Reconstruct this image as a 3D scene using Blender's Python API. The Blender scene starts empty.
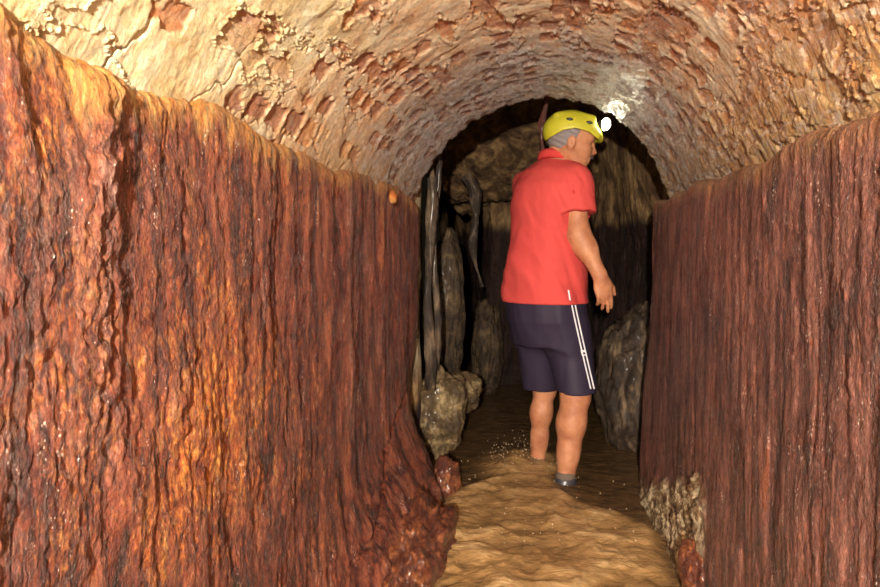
import bpy, bmesh, math, random
import numpy as np
from mathutils import Vector, Matrix
random.seed(4); rng = np.random.RandomState(7)
SC = bpy.context.scene; COL = SC.collection
CAMZ = 1.03; FPX = 760.0

# ---------------------------------------------------------------- camera
PITCH = math.atan(47/FPX); YAW = math.atan(110/FPX*math.cos(PITCH))
cam = bpy.data.objects.new('camera', bpy.data.cameras.new('camera')); COL.objects.link(cam)
cam.location = (0, 0, CAMZ); cam.rotation_euler = (math.pi/2-PITCH, 0, YAW)
cam.data.sensor_width = 36; cam.data.lens = FPX/880*36; cam.data.clip_start = 0.02
SC.camera = cam
RM = np.array(cam.rotation_euler.to_matrix())
def at(px, py, Y):
    """point of the photograph's pixel on the plane y = Y"""
    d = RM @ np.array([(px-440)/FPX, -(py-293.5)/FPX, -1.0])
    return np.array([0, 0, CAMZ]) + d*(Y/d[1])

# ---------------------------------------------------------------- noise
perm = rng.permutation(256); perm = np.concatenate([perm, perm, perm])
G = rng.normal(size=(256, 3)); G /= np.linalg.norm(G, axis=1)[:, None]
def pn(x, y, z):
    x, y, z = np.broadcast_arrays(x, y, z)
    xi = np.floor(x).astype(int); yi = np.floor(y).astype(int); zi = np.floor(z).astype(int)
    xf = x-xi; yf = y-yi; zf = z-zi
    f = lambda t: t*t*t*(t*(t*6-15)+10)
    u, v, w = f(xf), f(yf), f(zf)
    xi &= 255; yi &= 255; zi &= 255
    def g(a, b, c):
        h = perm[perm[perm[xi+a & 255]+(yi+b & 255)]+(zi+c & 255)]
        gr = G[h]
        return gr[..., 0]*(xf-a)+gr[..., 1]*(yf-b)+gr[..., 2]*(zf-c)
    l = lambda a, b, t: a+(b-a)*t
    return 1.5*l(l(l(g(0,0,0), g(1,0,0), u), l(g(0,1,0), g(1,1,0), u), v),
             l(l(g(0,0,1), g(1,0,1), u), l(g(0,1,1), g(1,1,1), u), v), w)
def fbm(x, y, z, o=4, ga=.5):
    s = 0; a = 1; t = 0
    for i in range(o):
        s = s+a*pn(x*2**i+7.3*i, y*2**i+3.1*i, z*2**i+5.7*i); t += a; a *= ga
    return s/t
def ridge(x, y, z, o=3):
    s = 0; a = 1; t = 0
    for i in range(o):
        s = s+a*(1-2*np.abs(pn(x*2**i+4.3*i, y*2**i+1.1*i, z*2**i+9.7*i))); t += a; a *= .5
    return s/t
def ss(a, b, x):
    t = np.clip((x-a)/(b-a), 0, 1); return t*t*(3-2*t)
def gauss(x, c, w): return np.exp(-((x-c)/w)**2)

# ---------------------------------------------------------------- mesh helpers
def mk_mesh(name, V, F, mat=None, parent=None, smooth=True, attrs=None):
    V = np.ascontiguousarray(V, dtype=np.float32).reshape(-1, 3); F = np.ascontiguousarray(F, dtype=np.int32)
    me = bpy.data.meshes.new(name)
    me.vertices.add(len(V)); me.vertices.foreach_set('co', V.ravel())
    n = F.shape[1]
    me.loops.add(F.size); me.loops.foreach_set('vertex_index', F.ravel())
    me.polygons.add(len(F)); me.polygons.foreach_set('loop_start', np.arange(0, F.size, n, dtype=np.int32))
    me.update(calc_edges=True); me.validate()
    if smooth: me.polygons.foreach_set('use_smooth', np.ones(len(me.polygons), dtype=bool))
    for k, a in (attrs or {}).items():
        at_ = me.attributes.new(k, 'FLOAT', 'POINT'); at_.data.foreach_set('value', np.ascontiguousarray(a, dtype=np.float32).ravel())
    if mat: me.materials.append(mat)
    o = bpy.data.objects.new(name, me); COL.objects.link(o)
    if parent: o.parent = parent
    return o
def grid_faces(n, m, flip=False):
    i = np.arange(n*m).reshape(n, m)
    a, b, c, d = i[:-1, :-1].ravel(), i[1:, :-1].ravel(), i[1:, 1:].ravel(), i[:-1, 1:].ravel()
    return np.stack([a, d, c, b] if flip else [a, b, c, d], 1)
def grid_normals(P):
    du = np.gradient(P, axis=0); dv = np.gradient(P, axis=1)
    n = np.cross(du, dv); return n/np.maximum(np.linalg.norm(n, axis=2, keepdims=True), 1e-9)
def tag(o, label, cat=None, group=None, kind=None):
    if label: o['label'] = label
    if cat: o['category'] = cat
    if group: o['group'] = group
    if kind: o['kind'] = kind
    return o

# ---------------------------------------------------------------- materials
class NB:
    def __init__(s, name):
        s.m = bpy.data.materials.new(name); s.m.use_nodes = True; s.t = s.m.node_tree
        s.p = s.t.nodes['Principled BSDF']; s.out = s.t.nodes['Material Output']
        s.co = s.t.nodes.new('ShaderNodeTexCoord').outputs['Object']
    def link(s, a, b): s.t.links.new(a, b)
    def attr(s, n):
        a = s.t.nodes.new('ShaderNodeAttribute'); a.attribute_name = n; return a.outputs['Fac']
    def noise(s, scale=(1, 1, 1), sc=5, det=5, rough=.6, dist=0):
        mp = s.t.nodes.new('ShaderNodeMapping'); mp.inputs['Scale'].default_value = scale; s.link(s.co, mp.inputs[0])
        n = s.t.nodes.new('ShaderNodeTexNoise'); s.link(mp.outputs[0], n.inputs['Vector'])
        n.inputs['Scale'].default_value = sc; n.inputs['Detail'].default_value = det
        n.inputs['Roughness'].default_value = rough; n.inputs['Distortion'].default_value = dist
        return n.outputs['Fac']
    def vor(s, scale=(1, 1, 1), sc=50, feat='F1'):
        mp = s.t.nodes.new('ShaderNodeMapping'); mp.inputs['Scale'].default_value = scale; s.link(s.co, mp.inputs[0])
        n = s.t.nodes.new('ShaderNodeTexVoronoi'); n.feature = feat; s.link(mp.outputs[0], n.inputs['Vector'])
        n.inputs['Scale'].default_value = sc; return n.outputs['Distance']
    def ramp(s, f, stops):
        r = s.t.nodes.new('ShaderNodeValToRGB'); s.link(f, r.inputs[0]); e = r.color_ramp.elements
        while len(e) < len(stops): e.new(.5)
        for k, (p, c) in enumerate(stops):
            e[k].position = p
            c = (c, c, c) if not isinstance(c, tuple) else c
            e[k].color = (*c, 1)
        return r.outputs[0]
    def math(s, op, a, b=None, clamp=False):
        n = s.t.nodes.new('ShaderNodeMath'); n.operation = op; n.use_clamp = clamp
        for i, v in enumerate((a, b)):
            if v is None: continue
            if isinstance(v, (int, float)): n.inputs[i].default_value = v
            else: s.link(v, n.inputs[i])
        return n.outputs[0]
    def mix(s, f, a, b):
        n = s.t.nodes.new('ShaderNodeMix'); n.data_type = 'RGBA'
        for i, v in ((0, f), (6, a), (7, b)):
            if isinstance(v, (int, float)): n.inputs[i].default_value = v
            elif isinstance(v, tuple): n.inputs[i].default_value = (*v, 1)
            else: s.link(v, n.inputs[i])
        return n.outputs[2]
    def bump(s, h, strength, dist, prev=None):
        b = s.t.nodes.new('ShaderNodeBump'); b.inputs['Strength'].default_value = strength
        b.inputs['Distance'].default_value = dist; s.link(h, b.inputs['Height'])
        if prev is not None: s.link(prev, b.inputs['Normal'])
        return b.outputs[0]
    def done(s, col, rough=.5, normal=None, spec=.5, coat=0, coatr=.1):
        if isinstance(col, tuple): s.p.inputs['Base Color'].default_value = (*col, 1)
        else: s.link(col, s.p.inputs['Base Color'])
        if isinstance(rough, (int, float)): s.p.inputs['Roughness'].default_value = rough
        else: s.link(rough, s.p.inputs['Roughness'])
        if normal is not None: s.link(normal, s.p.inputs['Normal'])
        s.p.inputs['Specular IOR Level'].default_value = spec
        if isinstance(coat, (int, float)): s.p.inputs['Coat Weight'].default_value = coat
        else: s.link(coat, s.p.inputs['Coat Weight'])
        s.p.inputs['Coat Roughness'].default_value = coatr
        return s.m
def L(r, g, b):
    f = lambda c: (c/255/12.92 if c/255 <= .04045 else ((c/255+.055)/1.055)**2.4)
    return (f(r), f(g), f(b))

def coating(name, base, dark, palec):
    n = NB(name)
    st = n.noise((7, 7, 1.6), 2.4, 10, .72, .9)
    st2 = n.noise((22, 22, 3.6), 2.2, 8, .72, .4)
    gr = n.noise((1, 1, .62), 95, 6, .75)
    f = n.math('ADD', n.math('MULTIPLY', st, .55), n.math('ADD', n.math('MULTIPLY', st2, .27), n.math('MULTIPLY', gr, .18)))
    c = n.ramp(f, base)
    blot = n.noise((2.2, 2.2, 1.2), 5, 10, .75, .7)
    om = n.math('ADD', n.math('MULTIPLY', n.math('SUBTRACT', n.math('ADD', n.math('MULTIPLY', blot, .7), n.math('MULTIPLY', gr, .3)), .5), 5.0), n.attr('orange'), True)
    oc = n.ramp(n.math('ADD', n.math('MULTIPLY', gr, .6), n.math('MULTIPLY', st2, .4)), [(.40, L(110, 36, 14)), (.47, L(178, 80, 24)), (.53, L(222, 130, 44)), (.60, L(248, 190, 92))])
    c = n.mix(n.math('MULTIPLY', om, .9), c, oc)
    pm = n.math('ADD', n.math('MULTIPLY', n.math('SUBTRACT', n.noise((13, 13, 2.4), 2.3, 10, .75, .6), .55), 4.0), n.attr('pale'), True)
    pc = n.ramp(n.noise((1, 1, .6), 120, 5, .7), [(.36, palec[0]), (.5, palec[1]), (.64, palec[2])])
    c = n.mix(n.math('MULTIPLY', pm, .7), c, pc)
    gc = n.ramp(n.noise((5, 5, 1), 9, 8, .75), [(.32, L(176, 92, 36)), (.5, L(222, 152, 74)), (.66, L(246, 208, 132))])
    c = n.mix(n.attr('gold'), c, gc)
    cr = n.ramp(n.noise((1, 1, 1), 28, 8, .75), [(.38, L(66, 42, 24)), (.48, L(136, 104, 66)), (.57, L(232, 212, 172))])
    c = n.mix(n.attr('crust'), c, cr)
    sp = n.ramp(n.noise((1.6, 1.6, .7), 60, 7, .8), [(.38, 1.0), (.47, 0.0)])
    c = n.mix(n.math('MULTIPLY', sp, .7), c, dark)
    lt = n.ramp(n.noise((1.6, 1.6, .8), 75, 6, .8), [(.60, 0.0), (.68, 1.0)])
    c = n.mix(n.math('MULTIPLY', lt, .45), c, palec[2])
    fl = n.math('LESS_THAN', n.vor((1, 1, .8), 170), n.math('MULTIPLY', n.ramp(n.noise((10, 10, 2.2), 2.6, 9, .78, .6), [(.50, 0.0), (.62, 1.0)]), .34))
    c = n.mix(n.math('MULTIPLY', fl, .8), c, L(240, 216, 200))  # near-white flecks: wet glints painted into the wall colour
    b1 = n.bump(st, 1.0, .018)
    b1 = n.bump(st2, 1.0, .009, b1)
    n32 = n.noise((1.3, 1.3, .8), 32, 8, .75)
    b3 = n.bump(gr, 1.0, .005, n.bump(n32, 1.0, .008, b1))
    k2 = n.bump(gr, 1.0, .045, n.bump(n32, 1.0, .045, b1))
    k3 = n.bump(n.vor((1, 1, .8), 190), 1.0, .012, k2)
    n.link(k3, n.p.inputs['Coat Normal'])
    cw = n.ramp(n.noise((9, 9, 1.8), 2.4, 7, .7, .5), [(.42, .25), (.6, 1.0)])
    ro = n.ramp(n.noise((2, 2, 1), 14, 6), [(.3, .26), (.7, .55)])
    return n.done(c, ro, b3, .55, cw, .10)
M = {}
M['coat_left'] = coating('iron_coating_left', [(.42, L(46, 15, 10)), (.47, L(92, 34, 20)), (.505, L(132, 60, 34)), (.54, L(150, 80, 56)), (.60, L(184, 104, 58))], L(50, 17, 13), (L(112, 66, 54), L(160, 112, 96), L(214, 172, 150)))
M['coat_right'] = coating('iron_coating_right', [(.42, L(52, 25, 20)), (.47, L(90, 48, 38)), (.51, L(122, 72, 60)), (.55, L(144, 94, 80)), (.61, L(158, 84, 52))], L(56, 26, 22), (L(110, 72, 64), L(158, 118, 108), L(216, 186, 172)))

def vault_mat():
    n = NB('old_brick_vault')
    g = n.noise((1, 1, 1), 60, 8, .75)
    h = n.math('ADD', n.math('MULTIPLY', n.noise((1, 1, 1), 11, 9, .72), .6), n.math('MULTIPLY', g, .4))
    pl = n.ramp(h, [(.36, L(210, 168, 104)), (.47, L(244, 222, 164)), (.6, L(254, 246, 206))])
    pk = n.ramp(h, [(.36, L(190, 122, 78)), (.46, L(236, 188, 142)), (.58, L(250, 228, 194))])
    c = n.mix(n.attr('pink'), pl, pk)
    br = n.ramp(h, [(.36, L(160, 88, 42)), (.5, L(220, 138, 72)), (.62, L(242, 182, 116))])
    br2 = n.ramp(h, [(.36, L(110, 60, 42)), (.5, L(172, 98, 64)), (.62, L(212, 142, 98))])
    br = n.mix(n.attr('tone'), br, br2)
    c = n.mix(n.math('MULTIPLY', n.attr('brick'), .92), c, br)
    st = n.math('ADD', n.math('MULTIPLY', n.noise((5, 1.4, 3), 9, 8, .75), .6), n.math('MULTIPLY', g, .4))
    gl = n.ramp(st, [(.38, L(128, 98, 84)), (.46, L(206, 184, 172)), (.53, L(250, 244, 240))])  # grey-lilac film, its pale end painting the wet sheen as colour
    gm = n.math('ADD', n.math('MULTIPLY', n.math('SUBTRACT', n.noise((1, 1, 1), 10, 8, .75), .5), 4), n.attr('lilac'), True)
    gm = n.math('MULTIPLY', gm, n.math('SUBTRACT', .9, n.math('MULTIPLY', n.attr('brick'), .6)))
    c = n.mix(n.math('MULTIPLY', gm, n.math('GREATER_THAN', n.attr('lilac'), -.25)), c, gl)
    dr = n.ramp(n.noise((1, 9, 1), 9, 8, .75), [(.36, L(120, 66, 26)), (.48, L(190, 132, 66)), (.62, L(240, 208, 140))])
    c = n.mix(n.attr('drip'), c, dr)
    sp = n.ramp(n.noise((1, 1, 1), 70, 7, .8), [(.36, 1.0), (.44, 0.0)])
    c = n.mix(n.math('MULTIPLY', sp, .5), c, L(128, 76, 44))
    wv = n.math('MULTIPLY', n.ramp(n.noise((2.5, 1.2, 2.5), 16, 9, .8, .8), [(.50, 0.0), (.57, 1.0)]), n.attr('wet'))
    c = n.mix(n.math('MULTIPLY', wv, .8), c, L(250, 244, 240))  # white veins paint wet highlights into the vault colour
    b1 = n.bump(n.noise((1, 1, 1), 24, 9, .75), 1.0, .012)
    b2 = n.bump(n.noise((1, 1, 1), 100, 7, .75), 1.0, .006, b1)
    rp = n.math('MULTIPLY', n.noise((1.4, 9, 1.4), 11, 8, .7, .5), n.attr('rip'))
    b3 = n.bump(rp, 1.0, .012, b2)
    b3 = n.bump(n.math('MULTIPLY', n.noise((1, 1, 1), 48, 6, .7), n.attr('wet')), 1.0, .014, b3)
    w = n.attr('wet')
    n.link(n.bump(n.noise((1, 1, 1), 55, 6, .75), 1.0, .05, b3), n.p.inputs['Coat Normal'])
    ro = n.math('SUBTRACT', .75, n.math('MULTIPLY', w, .42))
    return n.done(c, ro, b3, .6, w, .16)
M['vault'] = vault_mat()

def rock_mat(name, c1, c2, c3, rough=.5, coat=.2, streak=(1, 1, 1), sc=11):
    n = NB(name)
    c = n.ramp(n.noise(streak, sc, 9, .7, .5), [(.32, c1), (.5, c2), (.68, c3)])
    b = n.bump(n.noise(streak, sc*2, 8, .72), 1.0, .02)
    b = n.bump(n.noise((1, 1, 1), 90, 6, .7), 1.0, .005, b)
    return n.done(c, rough, b, .5, coat, .15)
def far_mat():
    n = NB('far_passage_rock')
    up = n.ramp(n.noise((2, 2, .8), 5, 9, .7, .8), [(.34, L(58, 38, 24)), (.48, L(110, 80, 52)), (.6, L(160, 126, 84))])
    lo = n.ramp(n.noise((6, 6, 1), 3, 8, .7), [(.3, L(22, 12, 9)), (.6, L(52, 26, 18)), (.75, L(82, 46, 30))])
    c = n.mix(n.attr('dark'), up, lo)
    c = n.mix(n.attr('calc'), c, n.ramp(n.noise((3, 3, .6), 20, 6, .7), [(.3, L(120, 96, 74)), (.65, L(206, 184, 150))]))
    b = n.bump(n.noise((4, 4, 1), 7, 9, .72, .5), 1.0, .04)
    b = n.bump(n.noise((1, 1, 1), 60, 6, .7), 1.0, .008, b)
    return n.done(c, .55, b, .4)
M['far'] = far_mat()
M['rock_pale'] = rock_mat('pale_crusted_rock', L(44, 31, 20), L(98, 76, 48), L(196, 170, 124), .5, .2)
M['rock_red'] = rock_mat('wet_red_rock', L(48, 18, 12), L(104, 48, 28), L(186, 112, 62), .35, .5, sc=26)
M['rock_brown'] = rock_mat('dull_brown_rock', L(30, 21, 14), L(70, 52, 34), L(120, 96, 64), .6, .05)
M['rock_mix'] = rock_mat('streaked_rock', L(26, 18, 12), L(58, 42, 30), L(136, 112, 86), .5, .15, (2.2, 2.2, .9), 7)
M['root'] = rock_mat('rusty_root', L(50, 24, 20), L(96, 50, 38), L(130, 76, 54), .5, .1)

def water_mat():
    n = NB('muddy_water')
    s = n.math('ADD', n.attr('silt'), n.math('MULTIPLY', n.math('SUBTRACT', n.noise((1.2, 2.6, 1), 8, 6, .6, 1.4), .5), .9), True)
    c = n.ramp(s, [(0., L(66, 49, 32)), (.3, L(112, 84, 54)), (.65, L(168, 130, 84)), (1., L(214, 180, 130))])
    b = n.bump(n.noise((1, 1.5, 1), 20, 6, .6, 1.6), .7, .012)
    b = n.bump(n.noise((1, 1, 1), 60, 3, .5), .35, .003, b)
    n.p.inputs['IOR'].default_value = 1.33
    return n.done(c, .1, b, .6)
M['water'] = water_mat()
def cloth(name, c1, c2, sc=420, rough=.8):
    n = NB(name)
    c = n.mix(n.noise((1, 1, 1), 9, 3), c1, c2)
    b = n.bump(n.noise((1, 1, .4), 22, 3, .5), .5, .006)
    b = n.bump(n.noise((1, 1, 1), sc, 2), .3, .001, b)
    m = n.done(c, rough, b, .2); return m
M['polo'] = cloth('red_cotton', L(196, 74, 68), L(188, 64, 62))
M['polo_dark'] = cloth('red_collar', L(192, 60, 56), L(186, 56, 54))
M['shorts'] = cloth('navy_nylon', L(50, 40, 58), L(43, 35, 50), rough=.6)
M['white'] = cloth('white_trim', L(226, 222, 226), L(214, 210, 216))
def skin_mat():
    n = NB('tanned_skin')
    c = n.ramp(n.noise((1, 1, 1), 14, 5, .6), [(.3, L(148, 88, 60)), (.55, L(178, 118, 84)), (.75, L(194, 136, 102))])
    b = n.bump(n.noise((1, 1, 1), 160, 3), .3, .0015)
    m = n.done(c, .55, b, .35); n.p.inputs['Subsurface Weight'].default_value = .05; n.p.inputs['Subsurface Radius'].default_value = (.01, .004, .002)
    return m
M['skin'] = skin_mat()
def plain(name, c, rough=.5, emit=None, es=0, coat=0, metal=0, bumpy=0):
    n = NB(name)
    k = n.noise((1, 1, 1), 30, 3)
    col = n.mix(k, tuple(v*.88 for v in c), tuple(min(1, v*1.1) for v in c))
    m = n.done(col, rough, n.bump(k, .2, max(bumpy, .001)), .5, coat)
    n.p.inputs['Metallic'].default_value = metal
    if emit: n.p.inputs['Emission Color'].default_value = (*emit, 1); n.p.inputs['Emission Strength'].default_value = es
    return m
M['helmet'] = plain('yellow_plastic', L(182, 172, 42), .5, coat=.1)
M['black'] = plain('black_plastic', L(34, 32, 32), .5)
M['hair'] = plain('grey_hair', L(120, 108, 106), .7, bumpy=.004)
M['moustache'] = plain('dark_grey_hair', L(88, 66, 58), .7, bumpy=.003)
M['eye'] = plain('eye_white', L(220, 210, 200), .2)
M['iris'] = plain('eye_dark', L(40, 26, 20), .2)
M['lip'] = plain('lip_skin', L(160, 86, 72), .5)
M['shoe'] = plain('wet_dark_shoe', L(58, 56, 60), .35)
M['sock'] = plain('grey_sock', L(96, 82, 70), .8)
M['lens'] = plain('lit_lamp_lens', L(255, 255, 235), .2, (1, .97, .72), 30)
M['drop'] = plain('muddy_drop', L(196, 170, 136), .08)
M['nub'] = rock_mat('orange_nub', L(120, 50, 20), L(200, 110, 40), L(240, 190, 110), .3, .5)

# ---------------------------------------------------------------- side walls
def ysamples(n):
    a = np.linspace(-1.5, .55, 24)[:-1]
    inv = np.linspace(1/.55, 1/3.24, n); return np.concatenate([a, 1/inv])
def side_wall(name, side, xw, ztop, mat):
    ys = ysamples(560)
    x0 = xw(ys)
    # plan path: straight run, rounded corner, return into the dark chamber
    r = .07; ang = np.linspace(0, math.pi/2, 40)[1:]
    xe, ye = x0[-1], ys[-1]
    cx = xe+side*r*(1-np.cos(ang)); cy = ye+r*np.sin(ang)
    rx = cx[-1]+side*np.linspace(.02, .8, 50); ry = cy[-1]+.12*np.linspace(.0, 1, 50)
    PX = np.concatenate([x0, cx, rx]); PY = np.concatenate([ys, cy, ry])
    N = len(PX)
    nx = np.concatenate([np.full(len(ys), side*1.), side*np.cos(ang), np.zeros(50)])     # pointing INTO the wall
    ny = np.concatenate([np.zeros(len(ys)), -np.sin(ang), -np.ones(50)])
    nx[len(ys):] = side*np.cos(ang).tolist()+[0]*50 if False else nx[len(ys):]
    # profile: z and offset into wall
    zb = np.linspace(-.25, 1, 420)       # fraction up to top
    tz = np.linspace(0, 1, 60)[1:]
    yy = PY[:, None]
    zt = ztop(PY)[:, None]
    R = .032 if side < 0 else .018
    Z1 = -.25+(zt-R+.25)*np.linspace(0, 1, 420)[None, :]
    O1 = np.zeros_like(Z1)
    a = np.linspace(0, math.pi/2, 34)[1:][None, :]
    Z2 = zt-R+R*np.sin(a); O2 = R*(1-np.cos(a))+0*Z2
    Z3 = zt+.0+0*tz[None, :]; O3 = R+.25*tz[None, :]+0*Z3
    Z = np.concatenate([Z1, Z2, Z3], 1); O = np.concatenate([O1, O2, O3], 1)
    P = np.zeros(Z.shape+(3,))
    # inward direction for the return part is +y into the wall
    inx = nx[:, None]; iny = np.concatenate([np.zeros(len(ys)), -np.sin(ang), -np.ones(50)])[:, None]
    P[..., 0] = PX[:, None]+inx*O; P[..., 1] = PY[:, None]+iny*O; P[..., 2] = Z
    return P, inx, iny, len(ys), PX, PY

def finish_wall(name, side, P, mat, attrs, disp, nrm):
    Q = P+nrm*disp[..., None]
    f = grid_faces(P.shape[0], P.shape[1], flip=(side > 0))
    o = mk_mesh(name, Q, f, mat, attrs=attrs); o['kind'] = 'structure'; return o

# left
def xl(y): return -.575+.012*np.sin(y*2.1)+0*y
def zl(y): return 1.262+.012*np.sin(y*5.2+1)+.010*np.sin(y*11.3)+.05*np.exp(-((y-.55)/.25)**2)-.02*ss(2.6, 3.3, y)
P, inx, iny, ns, PX, PY = side_wall('wall_left', -1, xl, zl, None)
nrm = grid_normals(P)
if nrm[100, 100, 0] < 0: nrm = -nrm
X, Y, Z = P[..., 0], P[..., 1], P[..., 2]
S = np.concatenate([[0], np.cumsum(np.hypot(np.diff(PX), np.diff(PY)))])[:, None]+0*Z   # along the wall
wz = Z+.0
warp = .05*fbm(S*3, wz*1.5, 1.3, 3)+.035*fbm(S*4, wz*4.5, 4.3, 4)
fl = ridge((S+warp)*11, wz*1.3, 3.3, 4)
fl2 = fbm((S+warp)*34, wz*4, 7.7, 4)
low = fbm(S*2.2, wz*1.4, 0.2, 4)
cr = fbm(S*42, wz*42, 2.2, 4)
# crusty column near the camera, px 60..130
colY = .575*760/470
crust_col = gauss(Y, colY+.05*np.sin(Z*5), .045)*ss(.55, .9, Z)+.7*gauss(Y, .575*760/400, .07)*ss(.35, .8, Z)*(1-ss(.8, .95, Z))
foot = gauss(Y, 2.55, .55)*(1-ss(.0, .36, Z))*.17 + .05*gauss(Y, 3.1, .3)*(1-ss(.1, .5, Z))
disp = .020*low+.006*fl+.004*fl2+.006*cr+.010*fbm(S*9, wz*5, 9.9, 5)+crust_col*(.006+.010*ridge(S*34, wz*30, 4.4, 4)) + foot*(1+.5*fbm(S*9, wz*9, 6.1, 4))
disp += .012*gauss(Y, 2.15, .05)+.010*gauss(Y, 2.6+.05*np.sin(Z*6), .03)
# undercut at far lower corner
disp -= .05*ss(2.9, 3.3, Y)*(1-ss(.35, .8, Z))
# diagonal crack px (340,460)-(415,410)
crk = np.abs(Z-(.14+.0*Y+.33*ss(2.0, 3.2, Y)+.02*fbm(S*9, 0, 3.1, 3)))
disp -= .018*np.exp(-(crk/.008)**2)*ss(1.95, 2.05, Y)*(1-ss(3.0, 3.15, Y))
topg = ss(-.075, -.010, Z-zl(Y)+.08*fbm((S+warp)*18, wz*1.5, 8.1, 4))
gold = topg*(.55+.45*(1-ss(.8, 2.6, Y)))
drips = ss(.15, .5, fbm((S+warp)*26, wz*1.2, 12.1, 3))*ss(-.30, -.02, Z-zl(Y))*.5
orange = -.45+1.2*gauss(Y, 1.22, .27)*gauss(Z, .72, .30)+.6*gauss(Y, .82, .10)*gauss(Z, .82, .25)+.5*gauss(Y, .78, .1)*gauss(Z, 1.15, .12)\
    +.45*gauss(Y, 1.75, .25)*gauss(Z, .55, .4)+.5*gauss(Y, 2.6, .5)*(1-ss(.05, .35, Z))-.35*ss(2.1, 2.7, Y)*ss(.3, .5, Z)+.35*ss(-.25, -.03, Z-zl(Y))
pale = -.12+.55*np.clip(crust_col, 0, 1)+.3*gauss(Y, .9, .25)*gauss(Z, 1.0, .2)+.35*gauss(Y, 2.15, .05)+.5*gauss(Y, .62, .2)*(Z > .3)+.45*ss(2.0, 2.2, Y)*ss(.3, .6, Z)*(1-ss(2.6, 3.2, Y))\
    +.8*gauss(Y, 1.46, .018)*ss(.66, .72, Z)*(1-ss(.95, 1.0, Z))
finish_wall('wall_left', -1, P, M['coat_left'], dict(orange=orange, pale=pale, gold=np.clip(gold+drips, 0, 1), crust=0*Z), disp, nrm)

# right
def xr(y): return .425+.010*np.sin(y*1.7+1)+0*y
def zr(y): return 1.205+.008*np.sin(y*6)+.006*np.sin(y*14.3)
P, inx, iny, ns, PX, PY = side_wall('wall_right', 1, xr, zr, None)
nrm = grid_normals(P)
if nrm[100, 100, 0] > 0: nrm = -nrm
X, Y, Z = P[..., 0], P[..., 1], P[..., 2]
S = np.concatenate([[0], np.cumsum(np.hypot(np.diff(PX), np.diff(PY)))])[:, None]+0*Z+20
wz = Z
warp = .04*fbm(S*3, wz*1.2, 5.3, 3)+.03*fbm(S*4, wz*4, 6.3, 4)
disp = .014*fbm(S*2.5, wz*1.2, 3.2, 4)+.005*ridge((S+warp)*14, wz*.9, 1.3, 4)+.005*fbm((S+warp)*45, wz*5, 9.7, 4)+.004*fbm(S*60, wz*50, 2.2, 3)+.006*fbm(S*10, wz*4, 2.7, 5)
disp += .045*ss(1.0, .1, Z)*ss(2.6, 3.2, Y)                 # belly towards the water at the corner
base = ss(.03, -.02, Z-(.04+.33*np.clip((3.2-Y)/1.05, 0, 1))+.10*fbm(S*7, wz*7, 1.1, 4))*ss(2.02, 2.12, Y+.15*fbm(S*6, Z*6, 8, 3))*(1-ss(3.1, 3.25, Y))
disp += base*(-.015+.045*ridge(S*9, wz*9, 2.1, 5))
seam = gauss(Y, .425*760/215, .035)*1.0
topg = ss(-.06, -.005, Z-zr(Y)+.03*fbm((S+warp)*20, wz*2, 8.1, 4))
orange = -.75+.55*gauss(Y, .425*760/165+.05*np.sin(Z*4), .12)*ss(.9, .3, Z)+.5*gauss(Y, .425*760/255, .03)*ss(.9, .6, Z)+.35*gauss(Y, .425*760/305, .06)*ss(.9, .5, Z)+.3*ss(-.1, 0, Z-zr(Y))+.35*ss(2.8, 3.2, Y)*ss(.3, .1, Z)
pale = -.25+.45*gauss(Y, 1.27, .04)*ss(.3, .6, Z)+.5*gauss(Y, 1.03, .06)*ss(.4, .7, Z)+.25*gauss(Y, 1.75, .3)
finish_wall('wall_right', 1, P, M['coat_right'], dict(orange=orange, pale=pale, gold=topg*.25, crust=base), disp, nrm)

# ---------------------------------------------------------------- brick vault
prof_px = [(404, 222), (409, 206), (418, 187), (428, 168), (440, 151), (455, 136), (470, 125), (485, 116), (500, 108), (520, 102), (545, 98), (572, 100), (600, 108), (622, 121), (640, 139), (654, 160), (665, 184), (673, 200), (684, 222)]
pts = np.array([at(a, b, 3.28)[[0, 2]] for a, b in prof_px])
tt = np.concatenate([[0], np.cumsum(np.hypot(*np.diff(pts, axis=0).T))]); ARC = tt[-1]
def smooth_interp(t):
    # catmull-rom through the traced profile
    out = np.zeros((len(t), 2)); k = np.clip(np.searchsorted(tt, t, 'right')-1, 0, len(tt)-2)
    p0 = pts[np.clip(k-1, 0, None)]; p1 = pts[k]; p2 = pts[k+1]; p3 = pts[np.clip(k+2, None, len(pts)-1)]
    u = ((t-tt[k])/(tt[k+1]-tt[k]))[:, None]
    return .5*((2*p1)+(-p0+p2)*u+(2*p0-5*p1+4*p2-p3)*u*u+(-p0+3*p1-3*p2+p3)*u**3)
NA = 760
ta = np.linspace(0, ARC, NA); prof = smooth_interp(ta)
ys = np.concatenate([np.linspace(-1.5, .6, 40)[:-1], 1/np.linspace(1/.6, 1/3.3, 640)])
A, Yg = np.meshgrid(ta, ys)                     # rows: y, columns: arc
jag = ss(2.8, 3.3, Yg)*(.03*np.sign(np.sin(A*80+2*np.sin(A*13)))*.5+.035*fbm(A*14, 0*A, 3.3, 4))
P = np.zeros(A.shape+(3,)); P[..., 0] = prof[None, :, 0]; P[..., 1] = Yg+jag; P[..., 2] = prof[None, :, 1]
nrm = grid_normals(P)
if nrm[300, NA//2, 2] > 0: nrm = -nrm            # towards the inside (down)
side = (A/ARC)                                   # 0 left springing .. 1 right springing
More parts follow.
